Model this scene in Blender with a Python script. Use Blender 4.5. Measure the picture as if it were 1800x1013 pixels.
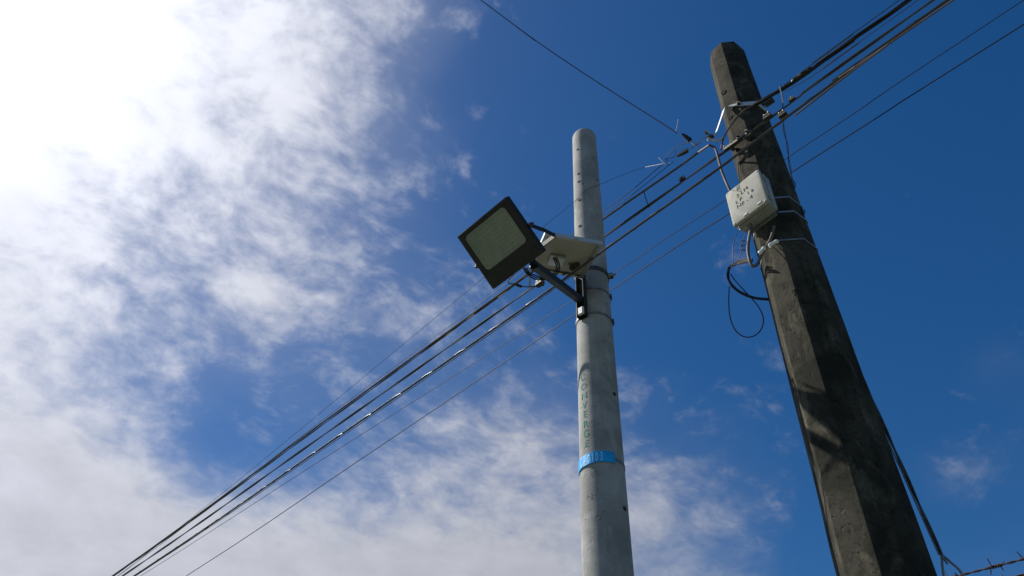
import bpy, bmesh, math, random
from mathutils import Vector, Matrix, noise
R = math.radians
V = Vector
random.seed(4)
scene = bpy.context.scene
C = scene.collection
for o in list(bpy.data.objects):
    bpy.data.objects.remove(o, do_unlink=True)

# ------------------------------------------------------------------ camera
FPX = 1400.0                      # focal length in pixels of the 1800 px wide photograph
CAM = V((0, 0, 1.55))
_u = V((63, 1431.5, -FPX)).normalized()          # world up, seen in the camera's frame
_y = V((0, 0, -1)); _y = (_y - _u * _y.dot(_u)).normalized()
_x = _y.cross(_u)
cam_d = bpy.data.cameras.new('camera')
cam_d.sensor_width = 36.0
cam_d.lens = 36.0 * FPX / 1800.0
cam_d.clip_start = 0.05
cam_d.clip_end = 5000
cam = bpy.data.objects.new('camera', cam_d)
C.objects.link(cam)
cam.matrix_world = Matrix.Translation(CAM) @ Matrix((_x, _y, _u)).to_4x4()
scene.camera = cam

# ------------------------------------------------------------------ sun, sky, exposure
SUN_AZ, SUN_EL = -65.0, 49.0      # azimuth from +Y (ahead), negative = left
SUN = V((math.sin(R(SUN_AZ)) * math.cos(R(SUN_EL)), math.cos(R(SUN_AZ)) * math.cos(R(SUN_EL)), math.sin(R(SUN_EL))))
sd = bpy.data.lights.new('sun', 'SUN')
sd.energy = 5.0
sd.angle = R(0.6)
sd.color = (1.0, 0.95, 0.87)
sun = bpy.data.objects.new('sun', sd)
C.objects.link(sun)
sun.rotation_euler = SUN.to_track_quat('Z', 'Y').to_euler()
scene.view_settings.view_transform = 'Standard'
scene.view_settings.look = 'None'
scene.view_settings.exposure = 0.4
scene.view_settings.gamma = 1.0
scene.view_settings.use_curve_mapping = False
STRENGTH = 0.06
SKYV = 1.09                      # clean, deep blue air


def ray(px, py):
    v = V((px - 900.0, 506.5 - py, -FPX))
    return V((v.dot(_x), v.dot(_y), v.dot(_u))).normalized()


class Nodes:
    """small helper that writes node maths as expressions"""
    def __init__(s, tree):
        s.t = tree

    def n(s, kind, **kw):
        nd = s.t.nodes.new(kind)
        for k, v in kw.items():
            setattr(nd, k, v)
        return nd

    def put(s, sock, v):
        if isinstance(v, bpy.types.NodeSocket):
            s.t.links.new(v, sock)
        else:
            sock.default_value = v

    def m(s, op, a, b=0.0, c=0.0, clamp=False):
        nd = s.n('ShaderNodeMath', operation=op)
        nd.use_clamp = clamp
        s.put(nd.inputs[0], a); s.put(nd.inputs[1], b); s.put(nd.inputs[2], c)
        return nd.outputs[0]

    def v(s, op, a, b=(0, 0, 0), scale=None):
        nd = s.n('ShaderNodeVectorMath', operation=op)
        s.put(nd.inputs[0], a); s.put(nd.inputs[1], b)
        if scale is not None:
            s.put(nd.inputs['Scale'], scale)
        return nd.outputs['Value'] if op in ('DOT_PRODUCT', 'LENGTH', 'DISTANCE') else nd.outputs[0]

    def noise(s, vec, scale, detail=4, rough=0.5, dist=0.0, color=False):
        nd = s.n('ShaderNodeTexNoise')
        if vec is not None:
            s.put(nd.inputs['Vector'], vec)
        s.put(nd.inputs['Scale'], scale); s.put(nd.inputs['Detail'], detail)
        s.put(nd.inputs['Roughness'], rough); s.put(nd.inputs['Distortion'], dist)
        return nd.outputs['Color' if color else 'Fac']

    def smooth(s, x, lo, hi, a=0.0, b=1.0):
        nd = s.n('ShaderNodeMapRange', interpolation_type='SMOOTHSTEP')
        s.put(nd.inputs[0], x)
        for i, q in enumerate((lo, hi, a, b)):
            s.put(nd.inputs[i + 1], q)
        return nd.outputs[0]

    def mix(s, f, a, b, mode='MIX'):
        nd = s.n('ShaderNodeMix', data_type='RGBA', blend_type=mode)
        s.put(nd.inputs[0], f); s.put(nd.inputs[6], a); s.put(nd.inputs[7], b)
        return nd.outputs[2]


world = bpy.data.worlds.new('World')
scene.world = world
world.use_nodes = True
wt = world.node_tree
wt.nodes.clear()
W = Nodes(wt)
sky = W.n('ShaderNodeTexSky', sky_type='NISHITA')
sky.sun_disc = False
sky.sun_elevation = R(SUN_EL)
sky.sun_rotation = R(SUN_AZ)
sky.altitude = 300
sky.air_density = 1.0
sky.dust_density = 0.7
sky.ozone_density = 3.0
d = W.n('ShaderNodeTexCoord').outputs['Generated']
sx = W.n('ShaderNodeSeparateXYZ'); W.put(sx.inputs[0], d)
zz = W.m('ADD', W.m('MAXIMUM', sx.outputs[2], 0.0), 0.30)
cx = W.n('ShaderNodeCombineXYZ')
W.put(cx.inputs[0], W.m('DIVIDE', sx.outputs[0], zz)); W.put(cx.inputs[1], W.m('DIVIDE', sx.outputs[1], zz))
p = cx.outputs[0]                 # a point on the flat cloud layer overhead


def cloud_pt(px, py):
    r = ray(px, py)
    return V((r.x / (r.z + 0.3), r.y / (r.z + 0.3), 0))


warp = W.v('SUBTRACT', W.noise(p, 4.2, 3, 0.5, color=True), (0.5, 0.5, 0.5))
pw = W.v('ADD', p, W.v('SCALE', warp, scale=0.10))
# where the cloud banks lie on the layer: photo pixel they show at, radius in pixels there, weight
BANKS = [(0, 60, 400, .85), (330, 40, 250, .42), (570, 80, 240, .22), (-120, 430, 290, .50), (330, 300, 200, .08), (0, 870, 230, .66), (470, 220, 200, .08), (150, 985, 160, .38),
         (-250, 900, 420, .6), (-500, 300, 500, .6), (540, 1050, 190, .70), (840, 1010, 200, .74), (890, 790, 150, .26), (500, 560, 300, .09), (960, 700, 110, .12),
         (960, 1160, 270, .4), (330, 1080, 210, .6), (1190, 860, 190, .15), (1230, 1000, 150, .20), (450, 540, 80, .16), (1650, 850, 75, .20), (1720, 640, 75, .18), (1600, 800, 200, -.10), (730, 30, 100, .20),
         (680, 330, 170, .05), (640, 500, 170, .11), (240, 560, 170, .08), (560, 420, 120, .07),
         (385, 790, 90, -.26), (560, 820, 130, -.04), (600, 680, 170, .08), (520, 480, 120, .08), (1000, 120, 240, -.12), (1500, 250, 500, -.26), (1250, 650, 200, -.04), (1450, 980, 150, -.2), (620, 880, 70, -.14), (420, 680, 90, -.04)]
cov = None
for (bx, by, br, bw) in BANKS:
    c0 = cloud_pt(bx, by)
    rr = 0.5 * ((cloud_pt(bx + br, by) - c0).length + (cloud_pt(bx, by - br) - c0).length)
    q = W.v('DISTANCE', pw, tuple(c0))
    q = W.m('DIVIDE', q, rr)
    g = W.m('MULTIPLY', W.m('EXPONENT', W.m('MULTIPLY', W.m('MULTIPLY', q, q), -1.0)), bw)
    cov = g if cov is None else W.m('ADD', cov, g)
rot = W.n('ShaderNodeVectorRotate', rotation_type='Z_AXIS'); W.put(rot.inputs['Vector'], pw); rot.inputs['Angle'].default_value = R(-30)
pr = rot.outputs[0]
big = W.noise(pw, 5.0, 4, 0.55)
fine = W.noise(W.v('MULTIPLY', pr, (1.0, 1.12, 1.0)), 13.0, 9, 0.60)
rip = W.noise(W.v('MULTIPLY', pr, (1.0, 1.25, 1.0)), 40.0, 4, 0.58)
tex = W.m('ADD', W.m('MULTIPLY', W.m('SUBTRACT', big, 0.5), 1.0), W.m('ADD', W.m('MULTIPLY', W.m('SUBTRACT', fine, 0.5), 1.15), W.m('MULTIPLY', W.m('SUBTRACT', rip, 0.5), 0.50)))
tex = W.m('MULTIPLY', tex, W.smooth(sx.outputs[2], 0.30, 0.66, 0.42, 1.12))      # far cloud looks softer
x = W.m('ADD', W.m('ADD', cov, tex), -0.095)
main = W.smooth(x, -0.04, 0.84)
veil = W.m('MULTIPLY', W.smooth(W.m('ADD', cov, W.m('MULTIPLY', W.m('SUBTRACT', big, 0.5), 0.4)), -0.06, 0.50), 0.18)
dens = W.m('SUBTRACT', 1.0, W.m('MULTIPLY', W.m('SUBTRACT', 1.0, W.m('MULTIPLY', main, 0.95)), W.m('SUBTRACT', 1.0, veil)))
cosang = W.v('DOT_PRODUCT', d, tuple(SUN))
fwd = W.m('POWER', W.m('MAXIMUM', cosang, 0.0), 22.0)            # thin cloud scatters sunlight forward
fwd2 = W.m('POWER', W.m('MAXIMUM', cosang, 0.0), 3.0)
lum = W.m('ADD', 0.335, W.m('ADD', W.m('MULTIPLY', fwd, 0.54), W.m('MULTIPLY', fwd2, 0.30)))
lum = W.m('MULTIPLY', lum, W.m('ADD', 0.80, W.m('MULTIPLY', fine, 0.40)))
cl = W.v('SCALE', (0.95, 0.975, 1.085), scale=W.m('DIVIDE', lum, STRENGTH))
skyc = W.n('ShaderNodeHueSaturation'); skyc.inputs['Hue'].default_value = 0.504; skyc.inputs['Saturation'].default_value = 1.36; skyc.inputs['Value'].default_value = SKYV
W.put(skyc.inputs['Color'], sky.outputs[0])
col = W.mix(dens, skyc.outputs[0], cl)
bg = W.n('ShaderNodeBackground'); bg.inputs['Strength'].default_value = STRENGTH
W.put(bg.inputs['Color'], col)
W.put(W.n('ShaderNodeOutputWorld').inputs[0], bg.outputs[0])

# ------------------------------------------------------------------ helpers
UP = V((0, 0, 1))


def hit(px, py, point, normal):
    """the point of a plane in the place that the photograph shows at a pixel"""
    r = ray(px, py)
    return CAM + r * ((point - CAM).dot(normal) / r.dot(normal))


def far(px, py, dist):
    return CAM + ray(px, py) * dist


def catmull(pts, k=8):
    if len(pts) < 3:
        return list(pts)
    out = []
    P = [pts[0] * 2 - pts[1]] + list(pts) + [pts[-1] * 2 - pts[-2]]
    for i in range(1, len(P) - 2):
        a, b, c, e = P[i - 1], P[i], P[i + 1], P[i + 2]
        for j in range(k):
            t = j / k
            out.append(0.5 * ((2 * b) + (c - a) * t + (2 * a - 5 * b + 4 * c - e) * t * t + (3 * b - a - 3 * c + e) * t ** 3))
    out.append(pts[-1])
    return out


def lash(mb_, pts, r, turn, wr=.0014):
    mb_.tube(pts, r, 8)
    return mb_.twist(pts, wr, 1, turn, r * 1.02, 5)


class MB:
    def __init__(s):
        s.v = []; s.f = []

    def ring_skin(s, rings, cap=True, closed=True):
        b = len(s.v); n = len(rings[0])
        for r in rings:
            s.v += r
        for i in range(len(rings) - 1):
            for j in range(n if closed else n - 1):
                k = (j + 1) % n
                s.f.append((b + i * n + j, b + i * n + k, b + (i + 1) * n + k, b + (i + 1) * n + j))
        if cap and closed:
            s.f.append(tuple(b + j for j in reversed(range(n))))
            s.f.append(tuple(b + (len(rings) - 1) * n + j for j in range(n)))
        return s

    def tube(s, pts, r, n=8, k=1, cap=True):
        if k > 1:
            pts = catmull(pts, k)
        rings = []
        t0 = (pts[1] - pts[0]).normalized()
        a = t0.orthogonal().normalized()
        for i, q in enumerate(pts):
            t = (pts[min(i + 1, len(pts) - 1)] - pts[max(i - 1, 0)]).normalized()
            a = (a - t * a.dot(t)).normalized()
            b = t.cross(a)
            rad = r(i / (len(pts) - 1)) if callable(r) else r
            rings.append([q + (a * math.cos(2 * math.pi * j / n) + b * math.sin(2 * math.pi * j / n)) * rad for j in range(n)])
        return s.ring_skin(rings, cap)

    def twist(s, pts, r, strands, turn, lay=None, n=6):
        """strands laid round each other along a path; turn = metres per turn"""
        lay = r * 1.05 if lay is None else lay
        acc = 0.0; a = None
        tr = [[] for _ in range(strands)]
        for i, q in enumerate(pts):
            t = (pts[min(i + 1, len(pts) - 1)] - pts[max(i - 1, 0)]).normalized()
            a = t.orthogonal().normalized() if a is None else (a - t * a.dot(t)).normalized()
            b = t.cross(a)
            if i: acc += (q - pts[i - 1]).length
            for m_ in range(strands):
                g = 2 * math.pi * (acc / turn + m_ / strands)
                tr[m_].append(q + (a * math.cos(g) + b * math.sin(g)) * lay)
        for x_ in tr:
            s.tube(x_, r, n)
        return s

    def box(s, c, ax, ay, az, bev=0.0):
        """c centre, ax ay az half-extent vectors"""
        if bev <= 0:
            P = [c + ax * i + ay * j + az * k for k in (-1, 1) for i, j in ((-1, -1), (1, -1), (1, 1), (-1, 1))]
            return s.ring_skin([P[:4], P[4:]])
        la, lb, lc = ax.length, ay.length, az.length
        ua, ub, uc = ax / la, ay / lb, az / lc

        def rr(i, zk):
            a_, b_ = la - i, lb - i
            e = bev
            o = []
            for sx_, sy_ in ((-1, -1), (1, -1), (1, 1), (-1, 1)):
                pa = [(a_, b_ - e), (a_ - .3 * e, b_ - .3 * e), (a_ - e, b_)]
                if sx_ * sy_ < 0: pa.reverse()
                if sx_ < 0 and sy_ < 0: pa = [(a_, b_ - e), (a_ - .3 * e, b_ - .3 * e), (a_ - e, b_)]
                for (m_, n_) in pa:
                    o.append(c + ua * m_ * sx_ + ub * n_ * sy_ + uc * zk)
            return o
        return s.ring_skin([rr(bev * .9, -lc), rr(.25 * bev, -lc + .25 * bev), rr(0, -lc + bev * .9), rr(0, lc - bev * .9), rr(.25 * bev, lc - .25 * bev), rr(bev * .9, lc)])

    def cyl(s, a, b, r, r2=None, n=14):
        t = (b - a).normalized(); u = t.orthogonal().normalized(); w = t.cross(u)
        r2 = r if r2 is None else r2
        f = lambda q, rad: [q + (u * math.cos(2 * math.pi * j / n) + w * math.sin(2 * math.pi * j / n)) * rad for j in range(n)]
        return s.ring_skin([f(a, r), f(b, r2)])

    def nut(s, c, axis, r, h):
        axis = axis.normalized()
        s.cyl(c - axis * h * .1, c + axis * h * .12, r * 1.45, n=16)
        s.cyl(c + axis * h * .12, c + axis * h, r, n=6)
        return s.cyl(c + axis * h, c + axis * h * 1.5, r * .5, n=8)

    def strip(s, pts, side, nrm, w, th):
        """flat bar along pts; side(i) width direction, nrm(i) thickness direction"""
        rings = []
        for i, q in enumerate(pts):
            a = side(i) if callable(side) else side
            b = nrm(i) if callable(nrm) else nrm
            rings.append([q - a * w / 2 - b * th / 2, q + a * w / 2 - b * th / 2, q + a * w / 2 + b * th / 2, q - a * w / 2 + b * th / 2])
        return s.ring_skin(rings)

    def build(s, name, mat, parent=None, smooth=35, bevel=0.0):
        off = V((0, 0, 0)); q = parent
        while q is not None:
            off += q.location; q = q.parent
        me = bpy.data.meshes.new(name)
        me.from_pydata([tuple(a - off) for a in s.v], [], s.f)
        bm = bmesh.new(); bm.from_mesh(me)
        bmesh.ops.recalc_face_normals(bm, faces=bm.faces)
        if bevel > 0:
            bmesh.ops.bevel(bm, geom=[e for e in bm.edges if e.is_manifold and e.calc_face_angle(0) > R(30)], offset=bevel, segments=2, affect='EDGES')
        for f in bm.faces: f.smooth = smooth > 0
        for e in bm.edges:
            if len(e.link_faces) == 2 and e.calc_face_angle(0) > R(smooth): e.smooth = False
        bm.to_mesh(me); bm.free()
        me.materials.append(mat)
        o = bpy.data.objects.new(name, me)
        C.objects.link(o)
        o.parent = parent
        return o


def tag(o, label=None, cat=None, group=None, kind=None):
    for k, v_ in (('label', label), ('category', cat), ('group', group), ('kind', kind)):
        if v_: o[k] = v_
    return o


def thing(name, loc, label, cat, group=None):
    o = bpy.data.objects.new(name, None)
    o.empty_display_size = 0.1
    C.objects.link(o); o.location = loc
    return tag(o, label, cat, group)


def text_outline(txt, size):
    """flat glyph mesh: verts (x, y) centred on x, and faces"""
    cu = bpy.data.curves.new('t', 'FONT')
    cu.body = txt; cu.size = size; cu.align_x = 'CENTER'; cu.resolution_u = 3
    ob = bpy.data.objects.new('t', cu); C.objects.link(ob)
    me = bpy.data.meshes.new_from_object(ob.evaluated_get(bpy.context.evaluated_depsgraph_get()))
    vs = [(q.co.x, q.co.y) for q in me.vertices]; fs = [tuple(f.vertices) for f in me.polygons]
    bpy.data.objects.remove(ob); bpy.data.curves.remove(cu); bpy.data.meshes.remove(me)
    return vs, fs


def add_text(mb, txt, size, place):
    vs, fs = text_outline(txt, size)
    b = len(mb.v)
    mb.v += [place(x_, y_) for x_, y_ in vs]
    mb.f += [tuple(b + i for i in f) for f in fs]


# ------------------------------------------------------------------ materials
def mat(name, col, rough=0.6, metal=0.0, spec=0.5, var=0.0, scale=20.0, bump=0.0, coat=0.0, col2=None):
    m_ = bpy.data.materials.new(name); m_.use_nodes = True
    N = Nodes(m_.node_tree); b = m_.node_tree.nodes['Principled BSDF']
    b.inputs['Base Color'].default_value = (*col, 1)
    b.inputs['Roughness'].default_value = rough; b.inputs['Metallic'].default_value = metal
    b.inputs['Specular IOR Level'].default_value = spec; b.inputs['Coat Weight'].default_value = coat
    if var > 0 or col2:
        oc = N.n('ShaderNodeTexCoord').outputs['Object']
        f = N.noise(oc, scale, 6, 0.65, 0.3)
        c2 = col2 if col2 else tuple(max(0, q * (1 - var)) for q in col)
        N.put(b.inputs['Base Color'], N.mix(N.smooth(f, 0.38, 0.66), (*col, 1), (*c2, 1)))
        N.put(b.inputs['Roughness'], N.m('ADD', rough - .1, N.m('MULTIPLY', f, 0.25)))
        if bump > 0:
            bn = N.n('ShaderNodeBump'); bn.inputs['Strength'].default_value = bump; bn.inputs['Distance'].default_value = 0.004
            N.put(bn.inputs['Height'], N.noise(oc, scale * 4, 5, 0.6)); N.put(b.inputs['Normal'], bn.outputs[0])
    return m_


def concrete(name, base, dark, light, streak, bump, pits, fleck=0.0, spec=0.25):
    m_ = bpy.data.materials.new(name); m_.use_nodes = True
    N = Nodes(m_.node_tree); b = m_.node_tree.nodes['Principled BSDF']
    oc = N.n('ShaderNodeTexCoord').outputs['Object']
    blot = N.noise(oc, 3.2, 7, 0.62, 0.4)
    run = N.noise(N.v('MULTIPLY', oc, (16, 16, 0.9)), 1.0, 6, 0.6, 0.6)       # rain streaks down the shaft
    grain = N.noise(oc, 70, 4, 0.7)
    patch = N.noise(N.v('MULTIPLY', oc, (7, 7, 3)), 1.0, 8, 0.7, 0.8)
    c = N.mix(N.smooth(blot, 0.38, 0.64), (*dark, 1), (*base, 1))
    c = N.mix(N.m('MULTIPLY', N.smooth(patch, 0.50, 0.70), 0.75), c, (*light, 1))
    c = N.mix(N.m('MULTIPLY', N.smooth(run, 0.50, 0.72), streak), c, (*dark, 1))
    c = N.mix(N.m('MULTIPLY', N.smooth(grain, 0.35, 0.75), 0.30), c, (*tuple(q * .6 for q in base), 1))
    if fleck:
        fl = N.noise(oc, 34, 8, 0.8, 0.3)
        c = N.mix(N.m('MULTIPLY', N.smooth(fl, 0.52, 0.62), fleck), c, (dark[0] * .45, dark[1] * .5, dark[2] * .45, 1))
    N.put(b.inputs['Base Color'], c)
    b.inputs['Roughness'].default_value = 0.9; b.inputs['Specular IOR Level'].default_value = spec
    h = N.m('ADD', N.m('MULTIPLY', grain, 0.5), N.m('MULTIPLY', N.smooth(N.noise(oc, 24, 3, 0.5), 0.28, 0.36), pits))
    h = N.m('ADD', h, N.m('MULTIPLY', blot, 1.0))
    bn = N.n('ShaderNodeBump'); bn.inputs['Strength'].default_value = bump; bn.inputs['Distance'].default_value = 0.006
    N.put(bn.inputs['Height'], h); N.put(b.inputs['Normal'], bn.outputs[0])
    return m_


def worn_paint(name, paint, under, lo, hi, scale):
    m_ = bpy.data.materials.new(name); m_.use_nodes = True
    N = Nodes(m_.node_tree); b = m_.node_tree.nodes['Principled BSDF']
    oc = N.n('ShaderNodeTexCoord').outputs['Object']
    f = N.smooth(N.noise(oc, scale, 5, 0.7, 0.3), lo, hi)
    N.put(b.inputs['Base Color'], N.mix(f, (*paint, 1), (*under, 1)))
    b.inputs['Roughness'].default_value = 0.85; b.inputs['Specular IOR Level'].default_value = 0.2
    tr = N.n('ShaderNodeBsdfTransparent'); mx = N.n('ShaderNodeMixShader')
    N.put(mx.inputs[0], N.m('MULTIPLY', f, 0.85)); N.put(mx.inputs[1], b.outputs[0]); N.put(mx.inputs[2], tr.outputs[0])
    N.put(m_.node_tree.nodes['Material Output'].inputs[0], mx.outputs[0])
    return m_


M = {
    'pole_grey': concrete('pale concrete', (.385, .387, .375), (.25, .252, .243), (.46, .46, .445), .55, .30, .8, .22),
    'pole_old': concrete('weathered dark concrete', (.066, .061, .048), (.022, .023, .018), (.15, .137, .10), .75, .5, 1.0, .70, .06),
    'hole': mat('painted hole shade', (.025, .024, .022), .95),  # near-black colour stands for the shade inside the bolt holes
    'black': mat('black powder coat', (.010, .0125, .012), .55, var=.4, scale=14),
    'rubber': mat('black cable sheath', (.018, .018, .019), .5, spec=.3, var=.35, scale=9),
    'cable': mat('aged cable sheath', (.058, .055, .050), .36, var=.5, scale=5, spec=.6),
    'cable_grey': mat('grey sheathed conduit', (.13, .105, .10), .66, spec=.3, var=.4, scale=7),
    'galv': mat('galvanised steel', (.62, .64, .65), .45, .25, var=.30, scale=30),
    'steel': mat('dull steel strap', (.30, .31, .33), .45, .5, var=.4, scale=25),
    'dirty_steel': mat('weathered steel bracket', (.10, .095, .075), .55, .5, var=.6, scale=18, bump=.3),
    'rust': mat('rusty wire', (.10, .055, .042), .8, .3, col2=(.05, .035, .03), scale=60, bump=.4),
    'box': mat('cream weathered plastic', (.44, .437, .385), .72, spec=.10, var=.10, scale=8, col2=(.37, .36, .30)),
    'box_side': mat('grey green enclosure body', (.36, .39, .38), .5, var=.2, scale=9),
    'ink': worn_paint('marker ink', (.02, .02, .024), (.44, .44, .4), .66, .9, 60),
    'green': worn_paint('faded green stencil paint', (.02, .30, .20), (.36, .36, .34), .46, .72, 45),
    'scuff': worn_paint('faint black stencil', (.09, .09, .085), (.36, .36, .34), .32, .58, 40),
    'blue': mat('bright blue anodised tag', (.006, .42, .92), .35, .0, var=.25, scale=22, coat=.4),
    'blue_light': mat('raised blue digits', (.60, .88, .98), .28, .2, coat=.4),
    'backsheet': mat('cream panel backsheet', (.38, .375, .34), .55, var=.14, scale=6),
    'alu': mat('aluminium frame', (.46, .48, .49), .42, .6, var=.2, scale=20),
    'cell': mat('dark solar cells', (.012, .016, .04), .12, .0, coat=1.0),
    'led': mat('pale led reflector', (.55, .64, .70), .45, var=.2, scale=12),
    'print': mat('faded grey print', (.032, .037, .038), .6, var=.5, scale=50),
    'copper': mat('bare aluminium strands', (.26, .28, .31), .6, .2),
    'tape': mat('white vinyl tape', (.74, .75, .74), .32, coat=.3),
    'earth': mat('dry earth and grass', (.095, .088, .066), .95, col2=(.045, .07, .03), scale=.6, bump=.3),
}
gm = bpy.data.materials.new('thin lamp glass'); gm.use_nodes = True
N_ = Nodes(gm.node_tree)
gl = N_.n('ShaderNodeBsdfGlossy'); gl.inputs['Roughness'].default_value = 0.05; gl.inputs['Color'].default_value = (.9, .95, .93, 1)
tp = N_.n('ShaderNodeBsdfTransparent'); tp.inputs['Color'].default_value = (.90, .93, .91, 1)
fr = N_.n('ShaderNodeFresnel'); fr.inputs['IOR'].default_value = 1.5
mx = N_.n('ShaderNodeMixShader')
N_.put(mx.inputs[0], N_.m('ADD', fr.outputs[0], 0.03)); N_.put(mx.inputs[1], tp.outputs[0]); N_.put(mx.inputs[2], gl.outputs[0])
N_.put(gm.node_tree.nodes['Material Output'].inputs[0], mx.outputs[0])
M['glass'] = gm

# ------------------------------------------------------------------ the ground
g = MB()
S = 1500.0
g.v = [V((-S, -S, 0)), V((S, -S, 0)), V((S, S, 0)), V((-S, S, 0))]; g.f = [(0, 1, 2, 3)]
tag(g.build('ground', M['earth'], smooth=0), kind='structure')

# ------------------------------------------------------------------ frames of reference: the road line, the two poles
DC = V((math.sin(R(-44)), math.cos(R(-44)), 0))          # along the cables, away from the camera to the left
N1 = V((-math.cos(R(-44)), math.sin(R(-44)), 0)); N1 = V((-DC.y, DC.x, 0))
if N1.dot(V((-1, -1, 0))) < 0: N1 = -N1                   # towards the road and the camera
AZ1, D1 = R(8.05), 3.90
AZ2, D2 = R(26.95), 3.65
P1 = V((math.sin(AZ1) * D1, math.cos(AZ1) * D1, 0))
P2 = V((math.sin(AZ2) * D2, math.cos(AZ2) * D2, 0))
TO1 = -P1.normalized(); RT1 = V((-TO1.y, TO1.x, 0))       # towards the camera; to the viewer's right
TO2 = -P2.normalized(); RT2 = V((-TO2.y, TO2.x, 0))


def on1(px, py, off=0.0):        # plane through pole 1's axis facing the camera, moved towards it by off
    return hit(px, py, P1 + TO1 * off, TO1)


def on2(px, py, off=0.0):
    return hit(px, py, P2 + TO2 * off, TO2)


def line(px, py, off):           # vertical plane along the cables, off metres towards the road from pole 1
    return hit(px, py, P1 + N1 * off, N1)


H1 = on1(1026, 225, .075).z
H2 = on2(1273, 75, .115).z


def r1(z):
    return 0.097 + (H1 - z) * 0.0087


def r2(z):                       # apothem of the octagon
    return 0.131 + (H2 - z) * 0.0114


# ------------------------------------------------------------------ pole 1: round, pale, smooth
pole = thing('concrete_pole', P1, 'smooth pale grey round concrete pole that carries the floodlight', 'pole')
mb = MB()
NS = 48


def circ(z, r, cxy=P1, n=NS):
    return [V((cxy.x + math.cos(2 * math.pi * j / n) * r, cxy.y + math.sin(2 * math.pi * j / n) * r, z)) for j in range(n)]


zs = [i * 0.25 for i in range(int((H1 - .1) / .25) + 1)] + [H1 - .05]
rings = [circ(z, r1(z)) for z in zs]
for a in range(1, 7):
    an = a / 6 * math.pi / 2
    rings.append(circ(H1 - .05 + .035 * math.sin(an), (r1(H1)) - .028 * (1 - math.cos(an))))
mb.ring_skin(rings)
mb.build('shaft', M['pole_grey'], pole)


def skin1(ang, z, out=0.003):    # ang: 0 faces the camera, negative to the viewer's left
    n_ = TO1 * math.cos(ang) + RT1 * math.sin(ang)
    return V((P1.x, P1.y, z)) + n_ * (r1(z) + out), n_


def pix1(px, py, out=0.003):     # surface point of pole 1 at a pixel
    ang = 0.0
    for _ in range(12):
        q = hit(px, py, P1 + TO1 * (r1(4.5) * math.cos(ang)), TO1)
        s_ = (q - P1).dot(RT1) / r1(q.z)
        ang = math.asin(max(-.99, min(.99, s_)))
    return ang, q.z


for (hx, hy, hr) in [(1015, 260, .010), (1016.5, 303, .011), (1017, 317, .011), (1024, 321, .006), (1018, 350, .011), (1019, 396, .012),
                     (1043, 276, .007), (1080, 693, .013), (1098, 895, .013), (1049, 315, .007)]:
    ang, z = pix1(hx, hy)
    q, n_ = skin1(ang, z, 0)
    h = MB().cyl(q - n_ * .01, q + n_ * .0022, hr, n=12)  # dark disc on the surface, no recess; the hole's shade is its colour
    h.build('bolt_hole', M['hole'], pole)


def pole_text(mb_, txt, size, px, py, out=.0019, stretch=1.0):
    ang, z = pix1(px, py)

    def place(x_, y_):
        q, _ = skin1(ang + x_ / r1(z), z + y_ * stretch - size * .35, out)
        return q
    add_text(mb_, txt, size, place)


for ch, (lx, ly) in zip('CONVERGE', [(1024, 664), (1025.5, 680), (1026.5, 696), (1027.5, 712.5), (1028, 729), (1029, 746), (1029.8, 763), (1030.8, 780.5)]):
    mb = MB(); pole_text(mb, ch, .060, lx, ly, stretch=1.12)
    mb.build('stencilled_letter', M['green'], pole, smooth=0)
for (tx, lx, ly, sz) in [('T', 1039, 834, .05), ('A', 1048, 833, .05), ('S', 1033, 860, .05), ('N', 1035, 874, .05), ('O', 1043, 872, .05), ('E', 1036, 892, .045), ('S', 1029, 918, .045), ('T', 1033.5, 917, .045), ('E', 1039, 916, .045), ('N', 1045, 914.5, .045), ('O', 1051.5, 912, .045), ('V', 1058, 905, .05)]:
    mb = MB(); pole_text(mb, tx, sz, lx, ly)
    mb.build('smudged_letter', M['scuff'], pole, smooth=0)

# blue number tag strapped round the pole
a0, zt = pix1(1042, 806)
za = zt
tagp = thing('pole_number_tag', V((P1.x, P1.y, za)), 'bright blue embossed number tag strapped round the pale pole', 'tag')


def arc1(a_from, a_to, zf, h, out, th, n=24):
    rings = []
    for i in range(n + 1):
        a_ = a_from + (a_to - a_from) * i / n
        z = zf(a_) if callable(zf) else zf
        n_ = TO1 * math.cos(a_) + RT1 * math.sin(a_)
        b_ = V((P1.x, P1.y, 0))
        rr_ = r1(z) + out
        rings.append([b_ + n_ * rr_ + UP * (z - h / 2), b_ + n_ * (rr_ + th) + UP * (z - h / 2), b_ + n_ * (rr_ + th) + UP * (z + h / 2), b_ + n_ * rr_ + UP * (z + h / 2)])
    return rings


tpl = MB().ring_skin(arc1(R(-95), R(34), za, .068, .003, .004, 36)).build('tag_plate', M['blue'], tagp)
MB().ring_skin(arc1(R(28), R(262), za - .004, .019, .0015, .0012, 40)).build('strap', M['steel'], tagp)
for ch, an in zip('JC-0103', [-76, -58, -45, -32, -21.5, -11.5, 0]):
    vs, fs = text_outline(ch, .078)
    mb = MB(); b = 0
    for (x_, y_) in vs:
        q, _ = skin1(R(an) + x_ * .40 / r1(za), za + y_ - .0275, .0092)
        mb.v.append(q)
    mb.f += [tuple(b + i for i in f) for f in fs]
    mb.build('raised_digit', M['blue_light'], tpl, smooth=0)

# ------------------------------------------------------------------ pole 2: old octagonal mossy pole
old = thing('concrete_pole', P2, 'old dark weathered octagonal concrete pole with the meter box on it', 'pole')
FA = R(-27.0)                    # the lit facet, left of facing the camera
OCT = [TO2 * math.cos(FA + k * math.pi / 4) + RT2 * math.sin(FA + k * math.pi / 4) for k in range(8)]
NF = OCT[0]                      # outward normal of the lit facet
EF = V((-NF.y, NF.x, 0))         # along that facet, to the viewer's right
if EF.dot(RT2) < 0: EF = -EF


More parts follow.
